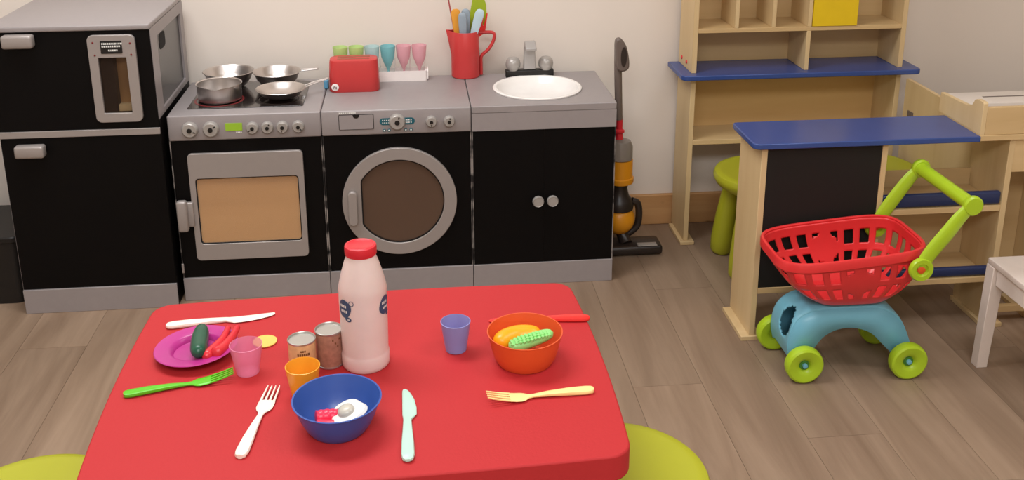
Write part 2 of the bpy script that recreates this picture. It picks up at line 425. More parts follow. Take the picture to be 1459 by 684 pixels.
dw = obj('detergent_drawer', frame(BM(), rrect(-0.1545, 0.5095, 0.047, 0.0215, 0.003), rrect(-0.1545, 0.5095, 0.0455, 0.020, 0.002), YF-0.001, YF+0.001), M_blackp, wm)
obj('drawer_front', prism(BM(), rrect(-0.1545, 0.5095, 0.0454, 0.0199, 0.002), YF-0.002, YF+0.001), M_silver, dw)
h = [(-0.1545+0.009*math.cos(math.pi+math.pi*k/12), 0.5294+0.009*math.sin(math.pi+math.pi*k/12)) for k in range(13)]
obj('finger_notch', prism(BM(), h, YF-0.0026, YF-0.001), M_blackp, dw)
bm = BM()
for i in range(9): box(bm, -0.200+i*0.0052, -0.1965+i*0.0052, YF-0.0008, YF+0.0005, 0.5335, 0.5370)
obj('drawer_caption', bm, M_print, wm, smooth=False)
for s, xc in ((-1, -0.0745), (1, -0.0145)):
    pn = obj('programme_panel', prism(BM(), rrect(xc, 0.508, 0.0175, 0.0098, 0.0095), YF-0.0008, YF+0.001), M_teal, wm)
    bm = BM()
    for i in range(4):
        for j in range(2): box(bm, xc-0.0105+i*0.0055, xc-0.0075+i*0.0055, YF-0.0014, YF-0.0005, 0.503+j*0.007, 0.506+j*0.007)
    obj('panel_marking', bm, M_print, pn, smooth=False)
front_knob(wm, -0.0445, 0.5070, 0.0225, YF); front_knob(wm, 0.048, 0.505, 0.0155, YF); front_knob(wm, 0.0965, 0.504, 0.0155, YF)
for x in (-0.080, -0.067, -0.022, -0.008):
    b = obj('button', disc_front(BM(), x, 0.4835, YF, [(0, 0), (0.0042, 0), (0.0040, 0.003), (0, 0.0034)], 16), M_teal, wm)
    obj('button_face', disc_front(BM(), x, 0.4835, YF-0.003, [(0, 0), (0.0028, 0), (0, 0.001)], 14), M_print, b)

# sink unit
sk = unit('toy_sink_unit', 'toy sink cupboard with round white basin and two silver door knobs', 'toy sink unit', X[2], X[3], top=False)
n = 36; bxc, byc, br = 0.359, 2.838, 0.118
sq = []; ci = []
per = rrect((X[2]+X[3])/2, (YF+YB)/2, (X[3]-X[2])/2-0.0008, (YB-YF)/2, 0.004, 8)
for (a, b) in per:
    t = math.atan2(b-byc, a-bxc); ci.append((bxc+br*math.cos(t), byc+br*math.sin(t)))
# denser matched loops for a clean round hole
sq = []; ci = []; hw = (X[3]-X[2])/2-0.0008; hd = (YB-YF)/2; cy = (YF+YB)/2
corners = sorted(math.atan2(sy*hd+cy-byc, sx*hw+(X[2]+X[3])/2-bxc) for sx in (-1, 1) for sy in (-1, 1))
angs = sorted([2*math.pi*k/72-math.pi for k in range(72)]+corners)
for t in angs:
    c, s = math.cos(t), math.sin(t)
    cand = []
    x_hi, x_lo, y_hi, y_lo = X[3]-0.0008-bxc, X[2]+0.0008-bxc, YB-byc, YF-byc
    if c > 1e-9: cand.append(x_hi/c)
    if c < -1e-9: cand.append(x_lo/c)
    if s > 1e-9: cand.append(y_hi/s)
    if s < -1e-9: cand.append(y_lo/s)
    d = min(cand); sq.append((bxc+d*c, byc+d*s)); ci.append((bxc+br*c, byc+br*s))
bm = frame(BM(), sq, ci, HT-0.02, HT, 'xy')
obj('worktop', bm, M_silver, sk, bevel=0.002)
bm = BM(); g = 0.0008
box(bm, X[2]+g, X[3]-g, YF, YF+0.015, HF, HT-0.0201); box(bm, X[2]+g, X[2]+0.013, YF+0.015, YB, HF, HT-0.0201); box(bm, X[3]-0.013, X[3]-g, YF+0.015, YB, HF, HT-0.0201)
obj('fascia', bm, M_silver, sk, smooth=False)
obj('basin', lathe(BM(), [(0.118, HT-0.004), (0.128, HT+0.0005), (0.129, HT+0.004), (0.126, HT+0.0062), (0.119, HT+0.0058), (0.115, HT+0.002), (0.108, HT-0.012), (0.09, HT-0.026), (0.05, HT-0.032), (0.0, HT-0.033), (0.0, HT-0.036), (0.05, HT-0.035), (0.093, HT-0.029), (0.111, HT-0.014), (0.118, HT-0.004)], 64, Matrix.Translation((bxc, byc, 0))), M_basin, sk)
xm = 0.3595
for s in (-1, 1):
    a, b = (X[2]+0.004, xm-0.0002) if s < 0 else (xm+0.0002, X[3]-0.004)
    d = obj('door', bx(a, b, YF+0.003, YF+0.018, HK+0.001, HF-0.001), M_black, sk, smooth=False)
    obj('door_knob', disc_front(BM(), xm+s*0.0205+0.001, 0.2645, YF+0.003, [(0, 0), (0.007, 0), (0.006, 0.010), (0.012, 0.014), (0.0165, 0.020), (0.0168, 0.025), (0.0145, 0.029), (0.0135, 0.028), (0, 0.0285)], 12), M_knob, d)
# tap
tp = thing('toy_tap', 'silver toy tap with two round handles on a black base behind the white basin', 'tap', (0.352, 2.972, HT))
obj('tap_base', superbox(BM(), -0.0725, 0.0725, -0.014, 0.014, 0.0, 0.022, 0.003), M_blackp, tp)
for s in (-1, 1):
    obj('tap_handle', lathe(BM(), [(0, .021), (.016, .021), (.0165, .024), (.0215, .030), (.023, .040), (.0205, .051), (.013, .059), (0, .062)], 28, Matrix.Translation((s*0.0495, 0, 0))), M_knob, tp)
bm = BM()
prof = [(0.012, .0221), (0.010, .085), (0.004, .104), (-0.008, .112), (-0.022, .111), (-0.046, .096), (-0.043, .086), (-0.024, .094), (-0.012, .092), (-0.008, .080), (-0.010, .0221)]
prism(bm, prof, -0.0175, 0.0175, 'yz')
for v in bm.verts: v.co.x *= 1.05-1.6*max(0, v.co.z-.02)
obj('spout', bm, mat('spout_grey', (172, 168, 165), .35, metal=.2), tp, bevel=.003)

# fridge freezer
FX0, FX1, FY, FYB, FT = -1.070, -0.6635, 2.640, 3.04, 0.7985
fr = thing('toy_fridge_freezer', 'tall toy black fridge freezer with silver top and small window in upper door', 'toy fridge')
bm = BM(); box(bm, FX0, FX0+0.012, FY+0.006, FYB, 0.004, FT-0.014); box(bm, FX0+0.012, FX1-0.008, FYB-0.01, FYB, 0.004, FT-0.014)
obj('cabinet_body', bm, M_silver, fr, smooth=False)
# right side: silver frame with recessed panel
n8 = 8
obj('side_frame', frame(BM(), rrect((FY+0.006+FYB)/2, 0.6635, (FYB-FY-0.006)/2, 0.121, 0.002), rrect(2.855, 0.655, 0.145, 0.098, 0.004), FX1-0.006, FX1, 'yz'), M_silver, fr)
obj('side_panel', bx(FX1-0.006, FX1, FY+0.006, FYB, 0.004, 0.5424), M_black, fr, smooth=False)
obj('recessed_panel', bx(FX1-0.012, FX1-0.0062, FY+0.018, FYB-0.01, 0.004, FT-0.014), mat('grey_side_panel', (86, 84, 83), .25, metal=.3), fr, smooth=False)
obj('hand_hole', prism(BM(), rrect(2.787, 0.724, 0.034, 0.021, 0.014), FX1-0.0064, FX1-0.0052, 'yz'), M_dark, fr)
obj('top_panel', superbox(BM(), FX0, FX1, FY, FYB, FT-0.014, FT, 0.003), M_silver, fr)
obj('middle_rail', bx(FX0, FX1, FY, FY+0.016, 0.504, 0.5215), M_silver2, fr, bevel=0.001)
obj('kickboard', bx(FX0, FX1, FY, FY+0.015, 0, 0.0705), M_silver, fr, bevel=0.0012)
# upper door with a real opening
hole = rrect(-0.7615, 0.6405, 0.0355, 0.0745, 0.003)
up = obj('freezer_door', frame(BM(), rrect((FX0+FX1)/2, 0.653, (FX1-FX0)/2-0.001, 0.1305, 0.002), hole, FY+0.004, FY+0.016), M_black, fr)
obj('window_frame', frame(BM(), rrect(-0.7600, 0.6580, 0.0590, 0.1160, 0.015), rrect(-0.7615, 0.6405, 0.0350, 0.0740, 0.002), FY-0.006, FY+0.004), M_silver2, up, bevel=0.0015)
obj('window_pane', prism(BM(), rrect(-0.7615, 0.6405, 0.0349, 0.0739, 0.002), FY+0.000, FY+0.0015), M_smoked, up)
obj('display', prism(BM(), rrect(-0.7600, 0.7425, 0.0265, 0.0165, 0.002), FY-0.0072, FY-0.0055), M_blackp, up)
bm = BM()
random.seed(3)
for j, (zz, a, b) in enumerate(((0.7520, -0.783, -0.737), (0.7450, -0.783, -0.741), (0.7345, -0.768, -0.747))):
    x = a
    while x < b:
        wq = random.uniform(0.002, 0.005); box(bm, x, x+wq, FY-0.0078, FY-0.0070, zz-0.0022, zz+0.0022); x += wq+0.0014
obj('display_marking', bm, M_print, up, smooth=False)
for (x, z) in ((-0.805, .755), (-0.713, .752), (-0.803, .722), (-0.713, .722)):
    obj('rivet', disc_front(BM(), x, z, FY-0.006, [(0, 0), (0.0026, 0), (0.002, 0.001), (0, 0.0012)], 12), M_hobring, up)
# compartment seen through the window
bm = BM(); box(bm, FX0+0.012, FX1-0.013, FY+0.045, FY+0.053, 0.53, FT-0.0145)
obj('inner_back_board', bm, M_ovenwood, fr, smooth=False)
obj('inner_shelf', bx(-0.765, FX1-0.013, FY+0.018, FY+0.0445, 0.535, 0.582), M_plyx, fr, smooth=False)
obj('inner_black_block', bx(-0.84, -0.766, FY+0.018, FY+0.0445, 0.547, FT-0.016), M_black, fr, smooth=False)  # black block behind the left part of the window opening
lo = obj('fridge_door', bx(FX0+0.001, FX1-0.001, FY+0.004, FY+0.018, 0.0715, 0.503), M_black, fr, bevel=0.001)
obj('door_handle', superbox(BM(), -1.022, -0.946, FY-0.026, FY+0.004, 0.747, 0.781, 0.007), M_silver2, up)
obj('door_handle', superbox(BM(), -1.030, -0.956, FY-0.026, FY+0.004, 0.455, 0.489, 0.007), M_silver2, lo)

bn = thing('black_bin', 'black plastic bin beside the toy fridge at the left edge of the photo', 'bin', (-1.235, 2.83, 0))
obj('bin_body', prism(BM(), rrect(0, 0, 0.145, 0.12, 0.03), 0, 0.18, 'xy'), M_blackp, bn)
obj('bin_lid', prism(BM(), rrect(0.0, 0, 0.150, 0.125, 0.03), 0.181, 0.20, 'xy'), M_blackp, bn, bevel=0.004)
cb = thing('black_cabinet', 'dark cabinet beyond the black bin, mostly outside the left edge', 'cabinet', (-1.62, 2.84, 0))
obj('cabinet_body', superbox(BM(), -0.22, 0.22, -0.14, 0.20, 0.0, 0.62, 0.004), M_blackp, cb)
obj('cabinet_door', superbox(BM(), -0.215, 0.215, -0.156, -0.1405, 0.03, 0.61, 0.003), M_blackp, cb)

# ------------------------------------------------------------------ pans on the hob
ZH = HT+0.0029
def pan(name, label, x, y, prof, handle=None, lip=False):
    t = thing(name, label, 'pan', (x, y, ZH), 0, 'steel toy pans on the hob')
    b = lathe(BM(), prof, 48)
    if lip:
        for v in b.verts:
            if v.co.z > prof[0][1] and v.co.y < 0 and v.co.z > 0.03:
                a = math.atan2(v.co.x, -v.co.y); f = math.exp(-(a/0.28)**2)*(v.co.z-0.03)/0.016
                v.co.y -= 0.007*f; v.co.z -= 0.002*f
    obj('pan_body', b, M_steel, t)
    if handle: obj('handle', handle, M_steel, t)
    return t
pan('saucepan', 'straight-sided steel toy saucepan at the front left of the hob', -0.5345, 2.812,
    [(0, 0), (.054, 0), (.0585, .003), (.0600, .008), (.0605, .045), (.0630, .0468), (.0628, .0478), (.0595, .046), (.0585, .008), (.054, .004), (0, .003)], lip=True)
def bowlpan(r, h, b): return [(0, 0), (b, 0), (b+(r-b)*.35, h*.16), (b+(r-b)*.72, h*.5), (r-.003, h*.9), (r+.002, h), (r+.001, h+.001), (r-.004, h*.92), (b+(r-b)*.70, h*.54), (b+(r-b)*.33, h*.2), (b, .003), (0, .003)]
def flat_handle(x0, r, ang, L, z, rise):
    bm = BM(); d = Vector((math.cos(ang), math.sin(ang), 0)); s = Vector((-d.y, d.x, 0))
    for q in (-1, 1):
        tube(bm, smoothpath([d*(r-.001)+s*q*.008+Vector((0, 0, z)), d*(r+L*.5)+s*q*.006+Vector((0, 0, z+rise*.6)), d*(r+L)+s*q*.003+Vector((0, 0, z+rise))], 4), 0.0022, 8)
    tube(bm, [d*(r+L)-s*.006+Vector((0, 0, z+rise)), d*(r+L)+s*.006+Vector((0, 0, z+rise))], 0.0026, 8)
    return bm
pan('wok', 'bowl-shaped steel toy pan without visible handle at the back left of the hob', -0.529, 2.944, bowlpan(.0715, .047, .036))
pan('wok', 'bowl-shaped steel toy pan at the back right of the hob, handle towards the toaster', -0.392, 2.945, bowlpan(.068, .042, .034), flat_handle(0, .068, 0.12, 0.05, .040, .002))
pan('frying_pan', 'shallow steel toy frying pan at the front right of the hob with a long handle', -0.366, 2.805, bowlpan(.0675, .029, .024), flat_handle(0, .0675, 0.42, 0.072, .024, .014))

# ------------------------------------------------------------------ toaster, goblets, jug on the washing machine and sink
ts = thing('toy_toaster', 'red toy toaster with a round pale badge, standing on the toy washing machine', 'toaster', (-0.166, 2.892, HT))
bm = BM(); hh = 0.088
lv = [(0.0, 0.070, 0.040), (0.003, 0.0715, 0.0415), (0.045, 0.0705, 0.040), (0.084, 0.0685, 0.037), (0.0905, 0.0670, 0.0355), (0.0920, 0.064, 0.0325)]
rings = []
for z, a, b in lv:
    rings.append([bm.verts.new((p[0], p[1], z)) for p in rrect(0, 0, a, b, 0.024, 7)])
for A, B in zip(rings, rings[1:]):
    for k in range(len(A)): bm.faces.new((A[k], A[(k+1) % len(A)], B[(k+1) % len(A)], B[k]))
bm.faces.new(rings[0][::-1]); bm.faces.new(rings[-1])
obj('toaster_body', bm, M_red, ts)
for s in (-1, 1): obj('bread_slot', prism(BM(), rrect(0, s*0.012, 0.046, 0.0055, 0.003), 0.0915, 0.0926, 'xy'), mat('slot_brown', (150, 84, 60), .5), ts)
bg = obj('badge', disc_front(BM(), -0.0535, 0.0165, -0.0412, [(0, 0), (.0105, 0), (.0105, .001), (.009, .0016), (0, .0016)], 28), M_white, ts)
bm = BM()
for (a, b) in ((-.005, .000), (-.001, .002), (.003, -.001)): box(bm, -0.0535+a-.0012, -0.0535+a+.0014, -0.0434, -0.0427, 0.0165+b-.004, 0.0165+b+.003)
obj('badge_marking', bm, M_vgrey, bg, smooth=False)
tag(obj('blue_toy_piece', superbox(BM(), -0.2545, -0.2415, 2.892, 2.925, HT, HT+0.026, .004), mat('sky_blue_plastic', (96, 160, 196), .35)),
    'small sky blue plastic piece between the frying pan handle and the red toaster', 'toy')
rk = thing('cup_rack', 'white plastic drainer tray holding six coloured goblets behind the toaster', 'rack', (-0.0945, 2.982, HT))
bm = BM(); W2, D2 = 0.138, 0.026
frame(bm, rrect(0, 0, W2, D2, .006), rrect(0, 0, W2-.004, D2-.004, .004), 0.0, 0.030, 'xy'); box(bm, -W2+.003, W2-.003, -D2+.003, D2-.003, 0.002, 0.005)
obj('tray', bm, M_white, rk)
for s in (-1, 1): obj('tray_end', prism(BM(), rrect(0, .017, .024, .017, .008), s*(W2+.0002)-.0000, s*(W2+.0042), 'yz'), M_white, rk)
for i in range(7):
    x = -0.136+i*0.0445+.0025
    if abs(x) < W2-.004: obj('divider_rod', tube(BM(), smoothpath([(x, .021, .005), (x, .021, .052), (x, .018, .060), (x, .015, .052), (x, .015, .005)], 4), .0014, 8), M_white, rk)
gm = [('green', M_ggob, 'light green toy goblet at the left end of the white rack'), ('green', M_ggob, 'light green toy goblet second from left in the white rack'),
      ('aqua', M_bgob, 'pale aqua toy goblet beside the green ones in the white rack'), ('teal', M_tgob, 'teal toy goblet in the middle of the white rack'),
      ('pink', M_pgob, 'pink toy goblet next to the teal one in the white rack'), ('pink', M_pgob, 'pink toy goblet at the right end of the white rack')]
for i, (nm, mt, lb) in enumerate(gm):
    o = obj('goblet', lathe(BM(), [(0, 0), (.013, 0), (.0135, .0015), (.004, .004), (.003, .024), (.005, .030), (.012, .045), (.0195, .065), (.0226, .099), (.0216, .099), (.0187, .066), (.011, .047), (.003, .033), (0, .032)], 28), mt)
    o.location = (-0.2085+i*0.0462, 2.978, HT+0.0052); tag(o, lb, 'goblet', 'toy goblets in the white rack')
jx, jy = 0.161, 2.995
jg = thing('toy_jug', 'red plastic toy jug full of play cutlery beside the sink', 'jug', (jx, jy, HT))
def jugprof(): return [(0, 0), (.040, 0), (.0425, .003), (.0425, .070), (.0410, .139), (.0400, .1405), (.0385, .139), (.0398, .070), (.0398, .006), (0, .005)]
bm = lathe(BM(), jugprof(), 40)
for v in bm.verts:                                       # spout on the left
    if v.co.z > .10 and v.co.x < 0:
        a = math.atan2(v.co.y, -v.co.x); f = math.exp(-(a/.22)**2)*(v.co.z-.10)/.04; v.co.x -= .016*f; v.co.z += .004*f
obj('jug_body', bm, M_red, jg)
bm = BM(); pts = smoothpath([(.037, 0, .134), (.060, 0, .134), (.080, 0, .133), (.088, 0, .125), (.084, 0, .105), (.070, 0, .082), (.052, 0, .066), (.047, 0, .055), (.047, 0, .030), (.047, 0, .004)], 4)
tube(bm, pts, .0068, 10, flat=.75); obj('handle', bm, M_red, jg)

# cutlery ------------------------------------------------------------------
def knife_mesh(L=0.18):
    t = .0022
    h = .0040
    rows = [(0, 0, h, .003, h*.5), (.003, 0, h, .0062, h*.85), (.012, 0, h, .0078, h), (.04, 0, h, .0074, h), (.075, 0, h*.85, .0058, h*.85), (.098, 0, t*1.2, .0050, t*1.2),
            (.104, -.0012, t, .0064, t*.9), (.112, -.0028, t, .0086, t*.6), (.13, -.0028, t, .0086, t*.5), (.152, -.0016, t, .0074, t*.5), (.168, 0.0005, t, .0054, t*.5), (.176, .002, t, .0038, t*.5), (.180, .003, t, .0018, t*.4)]
    k = L/.18
    return sweep(BM(), [(s*k, o*k*1.2, z, hw*k*1.22, ht) for s, o, z, hw, ht in rows])
def fork_mesh(L=0.176, lift=0.004):
    k = L/.176; t = .0036
    def zz(s):
        s = s/k
        if s < .10: return t+.0020*max(0, math.sin(math.pi*max(0, s-.02)/.08))*0.6
        u = (s-.10)/.076
        return t*.55+.0016*max(0, 1-u*3)+lift*(u**2)
    bm = BM()
    rows = [(0, 0, .004), (.003, 0, .0080), (.012, 0, .0098), (.04, 0, .0086), (.075, 0, .0058), (.100, 0, .0042), (.108, 0, .0056), (.114, 0, .0100), (.120, 0, .0124), (.130, 0, .0127), (.139, 0, .0124)]
    sweep(bm, [(s*k, o, zz(s*k), hw*k, t if s < .06 else (t*.8 if s < .1 else t*.42)) for s, o, hw in rows])
    for j in range(4):
        o = (-.0102+.0068*j)*k
        sweep(bm, [(s*k, o*(1-.04*q), zz(s*k), hw*k, t*.33) for q, (s, hw) in enumerate(((.137, .0021), (.155, .0016), (.170, .0013), (.176, .0006)))], 8)
    return bm
ZT = 0.48
def lay(o, a, b, z=ZT, flip=False, tilt=0):
    a = Vector(a); b = Vector(b); d = b-a
    o.location = (a.x, a.y, z+0.0003); o.rotation_euler = (0, -tilt, math.atan2(d.y, d.x))
    if flip: o.scale = (1, -1, 1)
    return d.length
def dist(a, b): return (Vector(a)-Vector(b)).length
a, b = (-0.434, 1.627), (-0.253, 1.652)
o = obj('toy_knife', knife_mesh(dist(a, b)), M_wcut); lay(o, a, b); tag(o, 'white plastic toy knife lying above the magenta plate', 'knife')
a, b = (-0.0225, 1.209), (-0.0235, 1.388)
o = obj('toy_knife', knife_mesh(dist(a, b)), M_mint); lay(o, a, b); tag(o, 'pale mint toy knife lying right of the blue bowl', 'knife')
a, b = (0.2935, 1.578), (0.119, 1.592)
o = obj('toy_knife', knife_mesh(dist(a, b)), M_rcut); lay(o, a, b); tag(o, 'red toy knife lying behind the orange bowl', 'knife')
a, b = (-0.452, 1.417), (-0.293, 1.452)
o = obj('toy_fork', fork_mesh(dist(a, b), .012), M_gcut); lay(o, a, b); tag(o, 'bright green toy fork lying in front of the magenta plate', 'fork')
a, b = (-0.253, 1.242), (-0.2265, 1.414)
o = obj('toy_fork', fork_mesh(dist(a, b)), M_wcut); lay(o, a, b); tag(o, 'white toy fork lying left of the blue bowl', 'fork')
a, b = (0.2605, 1.356), (0.096, 1.343)
o = obj('toy_fork', fork_mesh(dist(a, b), .012), M_ycut); lay(o, a, b); tag(o, 'pale yellow toy fork lying in front of the orange bowl', 'fork')
def stand(o, base, top):                                 # local x runs from base to top
    d = (Vector(top)-Vector(base)).normalized(); q = d.to_track_quat('X', 'Y')
    o.matrix_world = Matrix.Translation(base) @ q.to_matrix().to_4x4()
zb = HT+0.008
def face_cam(o, base, top):
    d = (Vector(top)-Vector(base)).normalized(); n = Vector((0, -1, .15)); y = n.cross(d).normalized(); zx = d.cross(y).normalized()
    o.matrix_world = Matrix(((d.x, y.x, zx.x, base[0]), (d.y, y.y, zx.y, base[1]), (d.z, y.z, zx.z, base[2]), (0, 0, 0, 1)))
jc = [('knife', M_bluecut, (0.158, 2.976, zb), (0.152, 2.972, 0.742), 'grey-blue toy knife upright in the red jug, left of its pale neighbour', True),
      ('knife', M_bluecut, (0.166, 3.000, zb), (0.163, 2.990, 0.750), 'grey-blue toy knife upright in the middle of the red jug, behind the others', True),
      ('knife', M_pbluecut, (0.150, 2.986, zb), (0.208, 2.978, 0.750), 'pale blue toy knife leaning right in the red jug', True),
      ('fork', M_oracut, (0.146, 2.992, zb), (0.133, 2.990, 0.750), 'amber toy fork standing handle up in the red jug', True),
      ('knife', M_limecut, (0.160, 3.010, zb), (0.208, 3.012, 0.80), 'tall lime green toy knife blade up in the red jug', False),
      ('fork', M_rcut, (0.170, 2.998, zb), (0.214, 3.004, 0.738), 'red toy fork leaning right in the red jug', False)]
for kind, mt, b0, t0, lb, hup in jc:
    L = dist(b0, t0)
    me = knife_mesh(L) if kind == 'knife' else fork_mesh(L)
    wide = 1.25 if hup else 1.5
    if mt is M_limecut: wide = 1.7
    for v in me.verts:
        v.co.y *= wide
        if hup: v.co.x = L-v.co.x
    o = obj('toy_'+kind, me, mt); face_cam(o, b0, t0); tag(o, lb, kind, 'play cutlery in the red jug')
o = obj('drinking_straw', tube(BM(), [(0.140, 3.006, zb), (0.126, 3.006, .70), (0.110, 3.004, .80)], .0022, 8), mat('dull_red_plastic', (176, 84, 84), .4)); tag(o, 'thin dull red stick leaning left in the red jug', 'stick')

# ------------------------------------------------------------------ the red table
tyaw = 0.01694
tb = thing('childrens_table', 'childrens red plastic table with rounded corners, set with toy food and cutlery', 'table', (-0.0914, 1.4546, 0), tyaw)
A_, B_, sg, rc = 0.385, 0.275, 0.012, 0.036
def tab_outline(A, B, s, r):
    pts = []
    cx, cy = A-s-r+.004, B-s-r+.004
    for k, (sx, sy) in enumerate(((1, 1), (-1, 1), (-1, -1), (1, -1))):
        for i in range(9):
            t = math.pi/2*k+math.pi/2*(i/8)
            pts.append((sx*cx+(r-.000)*math.cos(t), sy*cy+r*math.sin(t)))
        # bowed edge to the next corner
        if k in (0, 2):
            y = sy*B; m = 12
            for i in range(1, m):
                u = 1-2*i/m; x = (cx*u) if k == 0 else (-cx*u)
                yy = (cy+r)+(B-(cy+r))*(1-u*u); pts.append((x, sy*yy))
        else:
            m = 12
            for i in range(1, m):
                u = 1-2*i/m; y = (cy*u) if k == 1 else (-cy*u)
                xx = (cx+r)+(A-(cx+r))*(1-u*u); pts.append((sx*xx, y))
    return pts
obj('tabletop', prism(BM(), tab_outline(A_, B_, sg, rc), ZT-.042, ZT, 'xy'), M_tred, tb, bevel=0.003)
obj('apron', frame(BM(), tab_outline(A_-.02, B_-.02, sg, rc), tab_outline(A_-.026, B_-.026, sg, rc), ZT-.06, ZT-.0421, 'xy'), M_tred, tb)
for sx in (-1, 1):
    for sy in (-1, 1):
        tube_pts = [(sx*.325, sy*.215, ZT-.0425), (sx*.330, sy*.220, .30), (sx*.340, sy*.230, .06), (sx*.342, sy*.232, 0.0)]
        bm = BM(); tube(bm, smoothpath(tube_pts, 4), [.036-.0*i for i in range(13)], 20)
        obj('leg', bm, M_tred, tb)

# plate with food
pl = tag(obj('toy_plate', lathe(BM(), [(0, .0015), (.034, .0015), (.038, .002), (.0415, .0100), (.046, .0125), (.0655, .0145), (.0665, .0155), (.0655, .0165), (.045, .0146), (.0400, .0120), (.0365, .0045), (.033, .0035), (0, .0035)], 56), M_magenta),
         'round magenta toy plate with a green cucumber on it', 'plate')
pl.location = (-0.3645, 1.533, ZT+.0005); pl.rotation_euler = (0, math.radians(-2.0), 0)
def bean(bm, path, rads, n=16, flat=1): return tube(bm, smoothpath(path, 6), rads, n, flat)
def taper(n, r, e=0.5):
    return [max(.0008, r*(1-abs(2*i/(n-1)-1)**3.2)**e) for i in range(n)]
zp = ZT+.006
bm = BM(); P = smoothpath([(-.352, 1.488, zp+.0205), (-.3565, 1.515, zp+.0165), (-.360, 1.545, zp+.0165), (-.362, 1.578, zp+.0205)], 6)
tube(bm, P, taper(len(P), .0142), 20)
tag(obj('toy_cucumber', bm, M_cuke), 'dark green toy cucumber lying across the magenta plate', 'toy vegetable')
for i, (pth, r, lb) in enumerate((([(-.343, 1.490, zp+.0115), (-.335, 1.515, zp+.0105), (-.324, 1.545, zp+.0125), (-.319, 1.572, zp+.0185)], .0102, 'slim red toy chilli beside the cucumber on the magenta plate'),
                                  ([(-.329, 1.493, zp+.016), (-.320, 1.512, zp+.013), (-.310, 1.540, zp+.015), (-.303, 1.567, zp+.021)], .0108, 'red toy chilli at the right rim of the magenta plate, next to the pink cup'))):
    bm = BM(); P = smoothpath(pth, 6); tube(bm, P, [max(.001, r*(1-.55*(j/(len(P)-1)))*(1 if j > 1 else .4+.35*j)) for j in range(len(P))], 16)
    tag(obj('toy_chilli', bm, M_chili), lb, 'toy vegetable')
o = tag(obj('yellow_disc', lathe(BM(), [(0, 0), (.0185, 0), (.020, .001), (.020, .0025), (.0185, .003), (.016, .0022), (0, .0022)], 40), M_yellowdisc), 'pale yellow round disc lying behind the pink cup', 'toy food')
o.location = (-0.259, 1.560, ZT+.0003)
def cup(name, label, mt, x, y, rb, rt, h, cat='cup'):
    o = obj(name, lathe(BM(), [(0, .001), (rb-.002, 0), (rb, .001), (rb+(rt-rb)*.5, h*.5), (rt, h), (rt-.0012, h+.0004), (rt-.0016, h-.001), (rb+(rt-rb)*.5-.0016, h*.5), (rb-.0018, .003), (0, .003)], 44), mt)
    o.location = (x, y, ZT+.0003); return tag(o, label, cat)
cup('toy_cup', 'small translucent pink toy cup overlapping the magenta plate in view', M_pinkc, -.2735, 1.4675, .0176, .0257, .0500)
cup('toy_cup', 'small translucent blue toy cup standing alone near the table middle', M_bluec, .0575, 1.502, .0171, .0246, .0525)
cup('toy_cup', 'small orange toy cup between the cans and the blue bowl', M_orangec, -.1790, 1.395, .0188, .0262, .0490)
o = obj('toy_bowl', lathe(BM(), [(0, .001), (.036, 0), (.041, .001), (.0475, .010), (.055, .026), (.0625, .0475), (.0640, .0482), (.0640, .0490), (.0615, .0490), (.0535, .027), (.046, .011), (.039, .004), (0, .003)], 56), M_bbowl)
o.location = (-.1222, 1.303, ZT+.0003); tag(o, 'blue toy bowl holding a pink and a white food piece', 'bowl')
o = obj('toy_bowl', lathe(BM(), [(0, .001), (.040, 0), (.0445, .001), (.0500, .010), (.0545, .026), (.0595, .0515), (.0608, .0522), (.0608, .0530), (.0588, .0530), (.0528, .027), (.0482, .011), (.0425, .004), (0, .003)], 56), M_obowl)
o.location = (.1665, 1.458, ZT+.0003); tag(o, 'translucent orange toy bowl with green and orange food inside', 'bowl')
# food in the blue bowl
bm = BM(); P = smoothpath([(-.154, 1.300, ZT+.0195), (-.136, 1.304, ZT+.0185), (-.120, 1.303, ZT+.018)], 8); tube(bm, P, [.0105*(1+.05*math.sin(j*1.9)) if 0 < j < len(P)-1 else .007 for j in range(len(P))], 18)
P = smoothpath([(-.152, 1.283, ZT+.019), (-.136, 1.284, ZT+.0165), (-.126, 1.284, ZT+.016)], 8); tube(bm, P, [.0085 if 0 < j < len(P)-1 else .005 for j in range(len(P))], 18)
tag(obj('toy_sausage', bm, M_pinkf), 'glossy pink toy food piece lying left in the blue bowl', 'toy food')
eg = thing('toy_egg', 'white toy fried egg with a domed centre lying right in the blue bowl', 'toy food', (-.1055, 1.301, ZT+.021)); eg.rotation_euler = (math.radians(6), math.radians(-14), 0)
bm = lathe(BM(), [(0, 0), (.020, 0), (.0255, .002), (.0265, .0045), (.0235, .008), (.014, .0095), (0, .0095)], 40)
for v in bm.verts:
    a = math.atan2(v.co.y, v.co.x); f = 1+.05*math.cos(3*a+.8)+.04*math.cos(5*a); v.co.x *= f; v.co.y *= f
obj('egg_white', bm, M_wfood, eg)
obj('egg_yolk', lathe(BM(), [(.0125, .0080), (.0128, .010), (.0112, .0140), (.007, .0165), (0, .0175)], 30, Matrix.Translation((-.002, -.002, 0))), M_yolk, eg)
